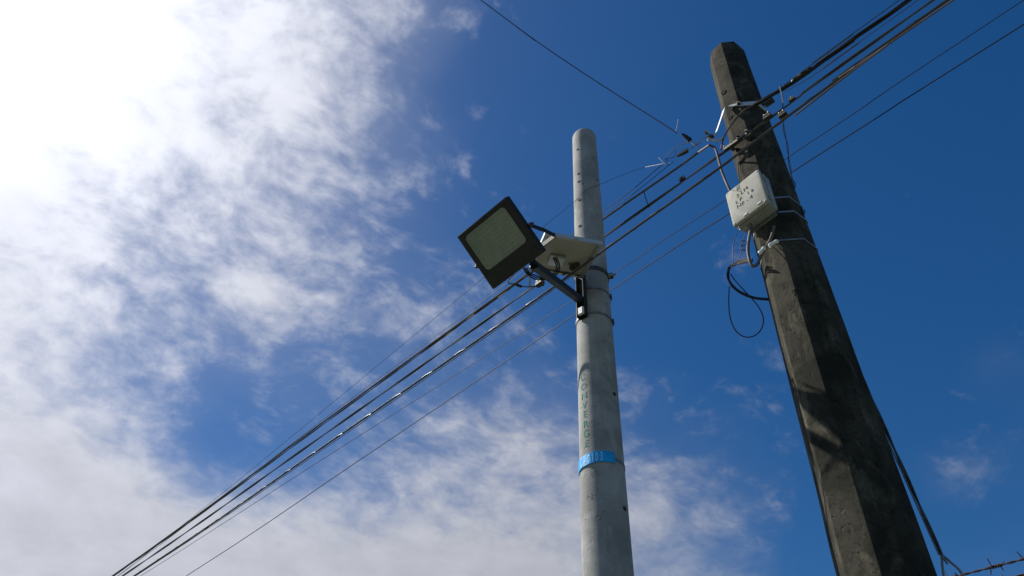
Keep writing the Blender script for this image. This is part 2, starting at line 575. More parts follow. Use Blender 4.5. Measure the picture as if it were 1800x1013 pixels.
def octa(z, ap, soft=.10):
    out = []
    for k in range(8):
        cr = (OCT[k] + OCT[(k + 1) % 8]).normalized() * (ap / math.cos(math.pi / 8))
        e1 = (OCT[k]).cross(UP); 
        ta = (OCT[k] * ap) - cr; tb = (OCT[(k + 1) % 8] * ap) - cr
        for t_, f_ in ((ta, soft), (None, 0), (tb, soft)):
            q = cr + t_ * f_ if t_ is not None else cr * .996
            out.append(V((P2.x + q.x, P2.y + q.y, z)))
    return out


rings = []
nz = 60
for i in range(nz + 1):
    z = (H2 - .05) * i / nz
    rg = octa(z, r2(z))
    rings.append([V((q.x, q.y, q.z)) + V((noise.noise(q * 3.1), noise.noise(q * 3.1 + V((9, 0, 0))), 0)) * .0035 for q in rg])
rings.append(octa(H2 - .012, r2(H2) - .008)); rings.append(octa(H2, r2(H2) - .032))
MB().ring_skin(rings).build('shaft', M['pole_old'], old, smooth=24)


def facet2(k, u, z, out=0.0):    # point on facet k, u metres along it from its middle
    e = V((-OCT[k].y, OCT[k].x, 0))
    if e.dot(RT2) < 0: e = -e
    return V((P2.x, P2.y, z)) + OCT[k] * (r2(z) + out) + e * u


def pix2(px, py, k=0, out=0.0):
    q = None; z = 5.0
    for _ in range(8):
        q = hit(px, py, P2 + OCT[k] * (r2(z) + out), OCT[k]); z = q.z
    return q


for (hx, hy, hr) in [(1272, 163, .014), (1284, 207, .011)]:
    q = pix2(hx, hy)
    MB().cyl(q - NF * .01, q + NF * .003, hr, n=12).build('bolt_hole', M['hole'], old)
    MB().tube([q + NF * .002 + (EF * math.cos(t_) + UP * math.sin(t_)) * hr * 1.3 for t_ in [i * math.pi / 8 for i in range(17)]], hr * .35, 5, cap=False).build('hole_rim', M['pole_old'], old)


def band2(z, h, out, th, k0=0.0, k1=8.0, dz=0.0):
    """strap hugging the octagon; k counts corners"""
    ks = sorted(set([k0, k1] + [k for k in range(math.ceil(k0), math.floor(k1) + 1)]))
    rings = []

    def corner(k):
        i = math.floor(k); f = k - i
        c_ = lambda j: (OCT[j % 8] + OCT[(j + 1) % 8]).normalized() * ((r2(z) + out) / math.cos(math.pi / 8))
        return c_(i) * (1 - f) + c_(i + 1) * f
    for k in ks:
        q = corner(k); n_ = q.normalized(); b_ = V((P2.x, P2.y, z + dz * (k - k0)))
        rings.append([b_ + q - UP * h / 2, b_ + q + n_ * th - UP * h / 2, b_ + q + n_ * th + UP * h / 2, b_ + q + UP * h / 2])
    return MB().ring_skin(rings)


# ------------------------------------------------------------------ the overhead cables
def run(points, off, extend_far=None, extend_near=None):
    pts = [line(px, py, off) for px, py in points]
    if extend_far:
        dr = (pts[0] - pts[1]).normalized(); dr = V((dr.x, dr.y, dr.z * .55)).normalized()
        pts = [pts[0] + dr * extend_far, pts[0] + dr * extend_far * .35] + pts
    if extend_near:
        dr = (pts[-1] - pts[-2]).normalized(); dr = V((dr.x, dr.y, dr.z * .7)).normalized()
        pts = pts + [pts[-1] + dr * extend_near * .35, pts[-1] + dr * extend_near]
    return pts


def dense(pts, step=.02):
    out = [pts[0]]
    for a_, b_ in zip(pts, pts[1:]):
        n_ = max(1, min(400, int((b_ - a_).length / step)))
        out += [a_.lerp(b_, (i + 1) / n_) for i in range(n_)]
    return out


OB, OF = -.19, .30              # behind pole 1 but in front of pole 2; in front of both
# service cable that climbs along the span, bends over beside the old pole and drops into the box
box_z = pix2(1310, 347).z
pts = run([(197, 1013), (560, 748), (900, 502), (1057, 388), (1180, 303), (1228, 268)], OB, 25)
bend = [on2(1247, 255.5, .20), on2(1257, 261, .19), on2(1263, 280, .18), on2(1270, 305, .17), on2(1284, 338, .17)]
tag(MB().tube(catmull(pts, 6) + catmull(bend, 6), .0085, 8).build('service_cable', M['cable_grey']),
    'thick grey service cable that bends over and drops into the box top', 'cable')
sc = MB().twist(dense(catmull(run([(199.5, 1013), (562, 750.5), (902, 503.5), (1055, 392)], OB - .012, 25), 6), .08), .0038, 2, 1.3, .004)
tag(sc.build('lashed_wire', M['cable']), 'twisted thin wire lashed along the service cable left of the pale pole', 'wire')

c2 = run([(215, 1013), (560, 771), (900, 531), (1060, 418), (1250, 284), (1320, 233), (1396, 177), (1641, 0)], OB, 25, 20)
tag(MB().twist(dense(catmull(c2, 5), .06), .0057, 2, 1.7, .0056, 7).build('overhead_cable', M['cable']),
    'middle black overhead cable passing behind the pale pole and across the old pole', 'cable')
c3 = run([(235, 1013), (560, 791), (900, 556), (1030, 463), (1090, 419.5), (1250, 306), (1394, 198), (1530, 98), (1666, 0)], OF, 25, 20)
tag(lash(MB(), dense(catmull(c3, 5), .04), .0080, .35).build('overhead_cable', M['cable']),
    'lowest thick overhead cable crossing in front of both poles', 'cable')
m3 = run([(238, 1013), (562, 794), (902, 559.5), (1032, 466)], OF - .01, 25)
tag(MB().tube(catmull(m3, 5), .0032, 6).build('messenger_wire', M['steel']), 'thin steel messenger wire under the lowest cable left of the poles', 'wire')
c4 = run([(247, 1013), (560, 812), (900, 596), (1072, 486), (1171, 419.5), (1275, 352), (1395, 270), (1501, 200), (1800, 0)], -.80, 25, 20)
tag(MB().tube(catmull(c4, 5), .0030, 6).build('overhead_wire', M['rubber']), 'upper of the two thin wires passing behind both poles', 'wire')
c5 = run([(327, 1013), (620, 817), (900, 628), (1070, 513), (1212, 419.5), (1280, 377), (1395, 301), (1553, 200), (1800, 43)], -.80, 25, 20)
tag(MB().tube(catmull(c5, 5), .0042, 6).build('overhead_wire', M['rubber']), 'lower of the two thin wires passing behind both poles', 'wire')

# the bundle that leaves the old pole to the upper right
c1 = run([(1326, 185), (1352, 170), (1375, 157), (1420, 127), (1500, 70), (1600, -1)], -.12, None, 20)
tag(MB().twist(dense(catmull(c1, 5), .04), .0074, 3, 1.1, .0080, 7).build('cable_bundle', M['rubber']),
    'thick black twisted bundle leaving the old pole toward the upper right corner', 'cable')
t1 = run([(1378, 150), (1413, 124), (1500, 60), (1581, 0)], -.13, None, 20)
tag(MB().tube(catmull(t1, 5), .0028, 6).build('overhead_wire', M['rubber']), 'thin wire just above the thick bundle, upper right', 'wire')
t2 = run([(1380, 161), (1425, 136), (1510, 76), (1612, 2)], -.10, None, 20)
tag(MB().tube(catmull(t2, 5), .0022, 6).build('overhead_wire', M['cable']), 'thin pale wire hanging close under the thick bundle', 'wire')
t3 = run([(1398, 203), (1470, 147), (1560, 80), (1676, 0)], OF + .02, None, 20)
tag(MB().tube(catmull(t3, 5), .0050, 6).build('overhead_cable', M['cable_grey']), 'brownish cable running just below the lowest cable, upper right', 'cable')

# loop joining the bundle to the service cable, across the lit facet
lp = [on2(1330, 183, .22), pix2(1312, 191, 0, .03), pix2(1299, 203, 0, .035), pix2(1286, 219, 0, .05), on2(1273, 240, .21), on2(1267, 263, .235)]
tag(MB().tube(lp, .0062, 7, 8).build('jumper_cable', M['cable_grey']), 'short grey cable curving down the old pole under the galvanised band', 'cable')

# thin drop pair and the slack wire that runs past the top of the pale pole
dp = run([(206, 1013), (560, 744), (890, 499), (1055, 375), (1110, 335), (1166, 288)], OB - .03, 25)
tag(MB().tube(catmull(dp, 5), .0026, 6).build('drop_wire', M['rubber']), 'upper of the thin drop wire pair left of the dead end clamp', 'wire')
dq = run([(1058, 381), (1112, 342), (1184, 284)], OB - .02)
tag(MB().tube(catmull(dq, 5), .0022, 6).build('drop_wire', M['rubber']), 'lower of the thin drop wire pair, between the two poles', 'wire')
q0, n0 = skin1(R(-62), pix1(1012, 352)[1], .004)
sw = [on2(1166, 288, .25), on1(1120, 298, .16), on1(1060, 322, .15), on1(1030, 335, .14), q0 + n0 * .002]
sl = [line(965, 391, .12), line(830, 505, .12), line(500, 778, .12), line(390, 868, .12), line(200, 1020, .12)]
sl.append(sl[-1] + (sl[-1] - sl[-2]).normalized() * 20)
tag(MB().tube(catmull(sw, 8) + catmull(sl, 5), .0016, 6).build('slack_wire', M['rubber']), 'very thin slack wire brushing the top part of the pale pole', 'wire')

# incoming drop wire from the upper left
we = on2(1190, 234, .28); di = (we - CAM).length
wq = lambda px: 1.0 / (1 / 7.6 + (1 / di - 1 / 7.6) * (px - 845) / 345)        # even run of the wire in depth
dw = [far(845, 0, wq(845)), far(905, 45, wq(905)), far(960, 84.5, wq(960)), far(1020, 125, wq(1020)), far(1080, 164, wq(1080)), far(1135, 199, wq(1135)), we]
dw = [dw[0] + (dw[0] - dw[1]).normalized() * 9] + dw
tag(MB().tube(dw, .0043, 6, 8).build('drop_wire', M['rubber']), 'single black drop wire slanting in from the top of the picture', 'wire')


def wedge_clamp(a_, b_, label, tail=None):
    t_ = thing('wedge_clamp', a_, label, 'clamp')
    dr = (b_ - a_).normalized()
    m0 = a_.lerp(b_, .5); L = (b_ - a_).length
    sd_ = dr.cross(TO2).normalized(); up_ = dr.cross(sd_).normalized()
    mb_ = MB()
    mb_.ring_skin([[a_ + sd_ * i * .008 + up_ * j * .007 for i, j in ((-1, -1), (1, -1), (1, 1), (-1, 1))],
                   [m0 + sd_ * i * .015 + up_ * j * .010 for i, j in ((-1, -1), (1, -1), (1, 1), (-1, 1))],
                   [b_ + sd_ * i * .017 + up_ * j * .011 for i, j in ((-1, -1), (1, -1), (1, 1), (-1, 1))]])
    mb_.build('clamp_body', M['black'], t_, bevel=.003)
    bl = [b_ + sd_ * .01, b_ + dr * L * .9 + sd_ * .006, b_ + dr * L * 1.25, b_ + dr * L * .9 - sd_ * .006, b_ - sd_ * .01]
    MB().tube(bl, .0018, 6, 6).build('bail_wire', M['steel'], t_)
    if tail:
        MB().tube(tail, .0015, 6, 6).build('wire_tail', M['copper'], t_)
    return t_


wedge_clamp(on2(1199, 236, .28), on2(1213, 247, .27), 'black wedge clamp at the end of the slanting drop wire',
            [on2(1188, 231, .28), on2(1190, 222, .29), on2(1192, 210, .29)])
wedge_clamp(on2(1190, 275, .25), on2(1209, 264, .26), 'black wedge clamp lying just above the service cable',
            [on2(1171, 290, .25), on2(1163, 283, .25), on2(1158, 277, .25)])
# curled loose ends of bare wire by the clamps
cw = [on2(1168, 277, .25), on2(1178, 268, .25), on2(1187, 260, .25), on2(1200, 253, .26), on2(1212, 252, .26)]
tag(MB().tube(cw, .0028, 6, 6).build('wire_splice', M['copper']), 'short pale twisted splice beside the lower wedge clamp', 'splice')
cw = [on2(1168, 279, .25), on2(1176, 284, .24), on2(1178, 289, .24), on2(1171, 290, .24), on2(1172, 280, .25), on2(1186, 276, .25), on2(1188, 264, .26)]
tag(MB().tube(cw, .0019, 6, 8).build('curled_wire', M['rubber']), 'thin dark wire curl hanging by the lower wedge clamp', 'wire')
hk = [on2(1214, 249, .27), on2(1222, 256, .26), on2(1228, 250, .26), on2(1236, 243, .25), on2(1246, 239, .24)]
tag(MB().tube(hk, .0035, 6, 6).build('tie_wire', M['steel']), 'bent steel tie wire between drop wire clamp and galvanised clevis', 'wire')

# ------------------------------------------------------------------ galvanised clamp band on the old pole
zb = pix2(1290, 186).z
zb1 = pix2(1315, 184, 1).z
band = thing('clamp_band', V((P2.x, P2.y, zb1)), 'bright galvanised band clamped round the old pole near its top', 'clamp band')
band2(zb1, .045, .004, .006, -.02, 3.6).build('band', M['galv'], band)
c0 = (OCT[0] + OCT[7]).normalized()
ce = (OCT[0] + OCT[1]).normalized() * ((r2(zb1) + .01) / math.cos(math.pi / 8)) + V((P2.x, P2.y, zb1))
arm = catmull([ce, pix2(1276, 189, 0, .03), pix2(1269, 205, 0, .10), on2(1262, 225, .22), on2(1258, 235, .235), on2(1252, 239, .24)], 5)
nf = []
for i in range(len(arm)):
    t_ = (arm[min(i + 1, len(arm) - 1)] - arm[max(i - 1, 0)]).normalized()
    nf.append(t_)
_f = SUN * 1.5 + TO2
wd = [(_f - t_ * _f.dot(t_)).cross(t_).normalized() for t_ in nf]
MB().strip(arm, lambda i: wd[i], lambda i: nf[i].cross(wd[i]).normalized(), .030, .006).build('arm', M['galv'], band)
MB().nut(ce + NF * .004, NF, .013, .014).build('bolt', M['dirty_steel'], band)
cv = thing('clevis', on2(1250, 243, .24), 'small rusty steel clevis with bolts at the end of the galvanised arm', 'clevis')
m_ = MB()
m_.box(on2(1250, 240, .24), RT2 * .020, UP * .012, TO2 * .010)
m_.cyl(on2(1241, 233, .25), on2(1260, 250, .23), .007, n=8)
m_.build('clevis_body', M['dirty_steel'], cv, bevel=.002)
MB().nut(on2(1242, 233, .25), RT2 * -.7 + UP * .7, .011, .014).build('nut', M['steel'], cv)
MB().nut(on2(1246, 246, .26), TO2, .010, .012).build('nut', M['galv'], cv)
m_ = MB().strip([on2(1250, 246, .25), on2(1262, 247, .24), on2(1272, 243, .20)], UP, TO2, .026, .006)
m_.build('plate', M['galv'], cv)

# bolted suspension plate that holds the two crossing cables
sp = thing('suspension_bracket', pix2(1300, 240, 0, .03), 'galvanised plate with three bolts holding the crossing cables on the old pole', 'bracket')
pa, pb = pix2(1275, 263, 0, .035), pix2(1319, 232, 0, .035)
drp = (pb - pa).normalized(); sdp = drp.cross(NF).normalized()
MB().strip([pa, pb], sdp, NF, .034, .008).build('plate', M['galv'], sp, bevel=.0015)
for f_ in (.06, .34, .60, .92):
    q = pa.lerp(pb, f_)
    MB().nut(q + NF * .004 + sdp * .004 * (1 if f_ < .5 else -1), NF, .013, .020).build('bolt', M['dirty_steel'], sp)
for f_ in (.2, .8):
    q = pa.lerp(pb, f_)
    MB().box(q - NF * .018 + UP * -.01, drp * .010, sdp * .012, NF * .02).build('spacer', M['dirty_steel'], sp)
MB().box(pa.lerp(pb, .5) + NF * .03 - UP * .035, drp * .10, sdp * .012, NF * .006).build('keeper_plate', M['dirty_steel'], sp, bevel=.002)


def cable_clamp(name, px, py, off, label, s=1.0, plane=line, bolts=2, m_='dirty_steel', cat='clamp'):
    c_ = plane(px, py, off)
    t_ = thing(name, c_, label, cat)
    dr = (line(px + 20, py - 14, off) - line(px, py, off)).normalized()
    sd_ = N1; up_ = dr.cross(sd_).normalized()
    if up_.z < 0: up_ = -up_
    MB().box(c_, dr * .030 * s, sd_ * .018 * s, up_ * .012 * s).build('lower_jaw', M[m_], t_, bevel=.003 * s)
    uj = MB().box(c_ + up_ * .026 * s, dr * .024 * s, sd_ * .016 * s, up_ * .010 * s).build('upper_jaw', M[m_], t_, bevel=.003 * s)
    for k in range(bolts):
        q = c_ + up_ * .036 * s + dr * (k - (bolts - 1) / 2) * .032 * s
        MB().nut(q, up_, .008 * s, .012 * s).build('bolt', M['steel'], uj)
    return t_


cable_clamp('cable_clamp', 1350, 207, OB + .02, 'dark bolted clamp on the middle cable at the right of the old pole', 1.0)
cable_clamp('cable_clamp', 1393, 176, OB, 'small clamp with a rusty bolt on the middle cable right of the old pole', .75, bolts=1)
cable_clamp('cable_clamp', 1376, 203, OF, 'dark clamp riding on the lowest cable right of the old pole', .8)
cable_clamp('cable_clamp', 1200, 316, OB, 'small clamp on the middle cable midway between the poles', .75, bolts=1)
cable_clamp('cable_clamp', 1352, 180, -.14, 'dark bracket under the thick bundle at the right edge of the old pole', 1.1)
for (px, py, s_) in ((1405, 137, .9), (1421, 124, .8)):
    pass
spx = [(1392, 145), (1400, 139), (1410, 132), (1419, 126), (1427, 120)]
tag(MB().tube([line(a_, b_, -.115) for a_, b_ in spx], lambda t_: .010 + .010 * max(0, math.sin(math.pi * t_)) ** .5 + .002 * math.sin(t_ * 15), 9, 5).build('cable_splice', M['rubber']),
    'black taped splice lump on the thick bundle right of the old pole', 'splice')
# hanger between service cable and middle cable
tag(MB().tube([line(1131, 334, OB), line(1136, 352, OB), line(1141, 365, OB + .005)], .0036, 6, 4).build('cable_spacer', M['rubber']),
    'short black spacer hanging between two cables midway between the poles', 'spacer')

# wires dangling at the right side of the old pole
dg = [line(1372, 151, -.11), on2(1375, 170, .05), on2(1377, 205, .04), on2(1378, 228, .03), on2(1384, 255, .03), on2(1387, 285, .03), on2(1391, 305, .02), on2(1394, 325, .02),
      on2(1399, 345, .02), on2(1408, 372, .0)]
tag(MB().twist(dense(catmull(dg, 6), .012), .0026, 2, .36, .0042).build('hanging_wire', M['cable_grey']), 'pair of loose wires hanging down the right side of the old pole', 'wire')
tag(MB().strip([line(1370, 152, -.10), line(1374, 168, -.10), line(1376, 181, -.10)], RT2, TO2, .008, .002).build('plastic_tie', M['tape']),
    'pale strip of plastic tie hanging from the thick bundle', 'tie')
kn = []
for i in range(34):
    t_ = i / 33 * 4 * math.pi
    kn.append(on2(1407 + 7 * math.cos(t_) + 1.5 * math.sin(3 * t_), 369 + 6 * math.sin(t_ * 1.1) + i * .10, .02 + .02 * math.sin(t_ * .7)))
tag(MB().tube(kn, .0030, 6, 3).build('wire_knot', M['rubber']), 'tangled knot of dark wire where the lower box strap ends', 'wire')
kn = [on2(1388, 322, .04), on2(1394, 318, .04), on2(1398, 326, .03), on2(1393, 338, .03), on2(1387, 334, .04), on2(1392, 326, .05)]
tag(MB().tube(kn, .0032, 6, 6).build('wire_knot', M['rubber']), 'small dark wire knot at the end of the upper box strap', 'wire')

# ------------------------------------------------------------------ meter box
AB = pix2(1310, 347).z
BOXD = .115
fc = hit(1310, 347, P2 + NF * (r2(AB) + .012 + BOXD), NF)     # centre of the front face
dist = (fc - CAM).length
bw, bh = .2375 * dist / 4.6, .2812 * dist / 4.6
bx = thing('junction_box', fc - NF * (BOXD / 2) - UP * bh / 2, 'cream plastic electrical box marked with black handwriting on the old pole', 'electrical box')
MB().box(fc - NF * (.034 + (BOXD - .034) / 2 + .002), EF * (bw / 2 - .006), UP * (bh / 2 - .006), NF * ((BOXD - .036) / 2), .012).build('body', M['box_side'], bx)
lid = MB().box(fc - NF * .017, EF * (bw / 2), UP * (bh / 2), NF * .017, .013).build('lid', M['box'], bx)
MB().box(fc - NF * .060, EF * (bw / 2 - .002), UP * (bh / 2 - .002), NF * .004, .008).build('body_rib', M['box_side'], bx)
MB().box(fc - NF * (BOXD + .006), EF * (bw / 2 - .03), UP * (bh / 2 + .02), NF * .005).build('back_plate', M['steel'], bx, bevel=.002)
for u_, v_ in ((.30, -.41), (-.10, -.44)):
    lt = MB().box(fc + EF * bw * u_ + UP * bh * v_ + NF * .0015, EF * .015, UP * .007, NF * .0025).build('latch', M['box_side'], lid, bevel=.0015)
for v_ in (-.3, .3):
    MB().cyl(fc + EF * (bw / 2 + .003) + UP * (bh * v_ - .02) - NF * .036, fc + EF * (bw / 2 + .003) + UP * (bh * v_ + .02) - NF * .036, .006, n=10).build('hinge', M['box_side'], bx)
for u_, v_ in ((-1, 1), (1, 1), (1, -1), (-1, -1)):
    q = fc + EF * (bw / 2 - .017) * u_ + UP * (bh / 2 - .017) * v_
    MB().cyl(q - NF * .003, q + NF * .0012, .006, n=12).build('screw', M['box_side'], lid)
for txt, sz, u_, v_ in (('SLM', .046, -.05, .19), ('LP 16', .043, -.01, .04), ('NP-4', .044, -.03, -.11)):
    for i, ch in enumerate(txt):
        if ch == ' ': continue
        jr = random.uniform(-.10, .10); wx = sz * .72
        x0 = (i - (len(txt) - 1) / 2) * wx
        ca, sa = math.cos(jr), math.sin(jr)
        oy = random.uniform(-.002, .002)
        mb = MB()
        add_text(mb, ch, sz * random.uniform(.92, 1.05), lambda x_, y_: fc + NF * .0012 + EF * (bw * u_ + x0 + (x_ * ca - y_ * sa)) + UP * (bh * v_ + oy + x_ * sa + y_ * ca - sz * .3))
        mb.build('handwritten_letter', M['ink'], lid, smooth=0)
for v_, tz in ((.04, 0), (-.40, 0)):
    band2(fc.z + bh * v_, .016, .002, .0015, .25, 7.4).build('mounting_strap', M['steel'], bx)
# cable glands under the box
for u_, dpt in ((-.30, .07), (-.16, .07)):
    q = fc + EF * bw * u_ - UP * bh / 2 - NF * dpt
    MB().cyl(q + UP * .006, q - UP * .022, .012, .009, n=12).build('cable_gland', M['box_side'], bx)
q = fc + EF * bw * -.40 + UP * bh / 2 - NF * .05
MB().cyl(q - UP * .008, q + UP * .018, .015, .012, n=12).build('cable_gland', M['box_side'], bx)

# conduit looping out under the box
cd = [fc + EF * bw * -.16 - UP * (bh / 2 - .003) - NF * .07, on2(1315, 432, .21), on2(1317, 455, .21), on2(1322, 467, .20), on2(1330, 466, .20), on2(1337, 452, .20), on2(1343, 440, .21),
      on2(1351, 428, .21), on2(1357, 414, .20), on2(1361, 398, .19)]
tag(MB().tube(cd, .0095, 8, 6).build('flexible_conduit', M['cable_grey']), 'grey conduit making a short U turn under the box', 'conduit')
for (pts_, lab) in (([on2(1335, 446, .215), on2(1339, 441, .22), on2(1344, 436, .22)], 'lower shiny white tape wrap on the conduit under the box'),
                    ([on2(1352, 433, .23), on2(1359, 428, .23), on2(1367, 424, .225)], 'upper white tape wrap beside the strap under the box')):
    tag(MB().tube(pts_, lambda t_: .0115 + .002 * math.sin(t_ * 9), 10, 4).build('tape_wrap', M['tape']), lab, 'tape', 'tape wraps under the box')
zs3 = pix2(1385, 422, 1).z
st = band2(zs3, .012, .0015, .0015, -.1, 7.0).build('steel_strap', M['steel'])
tag(st, 'thin steel strap round the old pole just below the box', 'strap')
# coil of spare wire at the left of the old pole
cb = MB()
base = [(1352, 527), (1325, 523), (1302, 514), (1286, 502), (1280, 488), (1281, 474), (1290, 465), (1305, 460), (1322, 458)]
for k in range(4):
    pp = []
    for i, (a_, b_) in enumerate(base):
        pp.append(on2(a_ + random.uniform(-1.2, 1.2), b_ + random.uniform(-1.6, 1.6) + (k - 1.5) * 1.1, -.03 + k * .006 + (.16 * max(0, i - 5) / 3 if i > 5 else 0)))
    cb.tube(pp, .0054, 6, 6)
tag(cb.build('cable_coil', M['rubber']), 'coil of spare black wire at the left edge of the old pole', 'cable coil')
lw = [on2(1284, 482, -.02), on2(1293, 494, -.02), on2(1310, 513, -.02), on2(1326, 530, -.02), on2(1338, 548, -.02), on2(1342, 565, -.02), on2(1336, 582, -.02), on2(1322, 592, -.02), on2(1305, 591, -.02),
      on2(1291, 578, -.02), on2(1283, 556, -.02), on2(1281, 530, -.02), on2(1282, 504, -.02)]
tag(MB().tube(lw, .0037, 6, 8).build('wire_loop', M['rubber']), 'teardrop loop of thin black wire hanging below the coil', 'wire')
tag(MB().tube([fc + EF * bw * -.49 - UP * bh * .46 - NF * .05, on2(1289, 430, .2), on2(1289, 455, .19), on2(1286, 470, .18)], .0022, 6, 6).build('thin_wire', M['rubber']),
    'thin black wire hanging from the box corner to the coil', 'wire')
sq = [fc + EF * bw * -.30 - UP * (bh / 2 + .015) - NF * .07]
for i in range(26):
    t_ = i / 25
    sq.append(on2(1305 + 4.5 * math.sin(t_ * 16), 422 + t_ * 20 + 3 * math.cos(t_ * 16), .21))
sq += [on2(1300, 452, .20), on2(1292, 466, .18)]
tag(MB().tube(sq, .0024, 6, 3).build('curled_wire', M['cable_grey']), 'springy curled wire dangling under the box', 'wire')

# ------------------------------------------------------------------ floodlight on pole 1
LC = far(877.3, 429.6, 4.5)
LW, LH = .4647 * .9, .4109 * .9
laz, ltl = R(138.65), R(36.96)
LX = V((math.sin(laz), math.cos(laz), 0))                      # along its width, to its right as read
_h = V((math.cos(laz), -math.sin(laz), 0))
LY = _h * math.cos(ltl) + UP * math.sin(ltl)                   # up its face
LN = LX.cross(LY)                                              # the way it shines
fl = thing('floodlight', LC - LN * .05, 'square black floodlight held out from the pale pole, facing down', 'floodlight')
lp_ = lambda x_, y_, z_=0.0: LC + LX * x_ + LY * y_ + LN * z_


def rrect(cx_, cy_, w, h, r, z_, n=5):
    out = []
    for (sx_, sy_, a0_) in ((1, 1, 0), (-1, 1, 90), (-1, -1, 180), (1, -1, 270)):
        for i in range(n + 1):
            a_ = R(a0_ + 90 * i / n)
            out.append(lp_(cx_ + sx_ * (w / 2 - r) + r * math.cos(a_), cy_ + sy_ * (h / 2 - r) + r * math.sin(a_), z_))
    return out


wx0, wy0 = -.006, .037                                           # window centre, shifted away from the printed edge
ww, wh = LW * .815, LH * .66
wr = .026
mb = MB()
# frame: outer shell with a rounded window opening
mb.ring_skin([rrect(0, 0, LW * .90, LH * .88, .02, -.062), rrect(0, 0, LW, LH, .006, -.036), rrect(0, 0, LW, LH, .006, -.003), rrect(0, 0, LW - .008, LH - .008, .006, 0),
              rrect(wx0, wy0, ww, wh, wr, 0), rrect(wx0, wy0, ww - .004, wh - .004, wr, -.005), rrect(wx0, wy0, ww - .008, wh - .008, wr, -.03)], cap=False)
b = len(mb.v); mb.v += rrect(0, 0, LW * .90, LH * .88, .02, -.0621); mb.f.append(tuple(range(b, b + 24)))
hsg = mb.build('housing', M['black'], fl, smooth=30)
mb = MB()
mb.ring_skin([rrect(wx0, wy0, ww - .009, wh - .009, wr, -.006), rrect(wx0, wy0, ww - .055, wh - .055, wr * .5, -.026)], cap=False)
mb.build('reflector', M['led'], fl)
mb = MB(); mb.v = rrect(wx0, wy0, ww - .054, wh - .054, wr * .5, -.0262); mb.f = [tuple(range(24))]
brd = mb.build('led_board', M['led'], fl, smooth=0)
mb = MB()
for i in range(11):
    for j in range(7):
        x_, y_ = wx0 + (i - 5) * .0245, wy0 + (j - 3) * .0245
        mb.box(lp_(x_, y_, -.0245), LX * .0035, LY * .0035, LN * .0015)
o = mb.build('led_chips', mat('led phosphor', (.42, .42, .28), .4), brd, smooth=0); o['kind'] = 'stuff'
mb = MB(); mb.ring_skin([rrect(wx0, wy0, ww - .005, wh - .005, wr, -.0056), rrect(wx0, wy0, ww - .005, wh - .005, wr, -.0030)])
mb.build('lens', M['glass'], fl)
for i in range(9):
    MB().box(lp_((i - 4) * LW * .095, 0, -.079), LX * .0022, LY * LH * .36, LN * .017).build('cooling_fin', M['black'], hsg, smooth=0)
for i, ch in enumerate('Solar light'):
    if ch == ' ': continue
    x0 = -.16 + i * .0235 - (.006 if i > 6 else 0)
    mb = MB(); add_text(mb, ch, .044, lambda x_, y_: lp_(x_ * 1.05 + x0 + y_ * .22, y_ - LH / 2 + .026, .0012))
    mb.build('printed_letter', M['print'], hsg, smooth=0)
for sx_, sy_ in ((-1, -1), (1, -1), (1, 1), (-1, 1)):
    q = lp_(sx_ * (LW / 2 - .012), sy_ * (LH / 2 - .012), 0)
    MB().cyl(q - LN * .002, q + LN * .002, .004, n=8).build('screw', M['dirty_steel'], hsg)
# yoke: a leg at each side of the housing and the bar behind them
pv = lp_(LW / 2 + .006, -.02, -.03)
pl = lp_(-LW / 2 - .006, -.02, -.03)
bk = .21
br_ = hit(963, 417, pv - LN * .10, TO1)
for s_, q in ((1, pv), (-1, pl)):
    MB().strip([q + LX * .004 * s_, q + LX * .004 * s_ - LN * .10 - LY * .06, q + LX * .004 * s_ - LN * .17 - LY * .115], LY * .7 - LN * .7, LX, .028, .005).build('yoke_leg', M['black'], fl)
    MB().nut(q + LX * .007 * s_, LX * s_, .011, .014).build('pivot_bolt', M['dirty_steel'], fl)
MB().strip([pl - LX * .004 - LN * .17 - LY * .115, pv + LX * .004 - LN * .17 - LY * .115], LY * .7 - LN * .7, LY * .7 + LN * .7, .030, .006).build('yoke_bar', M['black'], fl)
# arm from the pole
am_ang, am_z = pix1(1021, 535)
fq, fn = skin1(R(-33), am_z, .0)
foot = fq + fn * .035
arm_a = lp_(.06, -LH / 2 + .03, -.16)
tip = hit(938, 466, arm_a, TO1)
lgt = (foot - tip).normalized()
MB().box((foot + tip) / 2, lgt * ((foot - tip).length / 2), lgt.cross(UP).normalized() * .022, lgt.cross(lgt.cross(UP)).normalized() * .022).build('arm', M['black'], fl, bevel=.003)
md = tip.lerp(lp_(0.02, -LH * .28, -.12), .0)
MB().box(tip.lerp(lp_(.05, -.06, -.17), .5), (lp_(.05, -.06, -.17) - tip) * .52, LX * .02, LN * .012).build('arm_socket', M['black'], fl, bevel=.003)
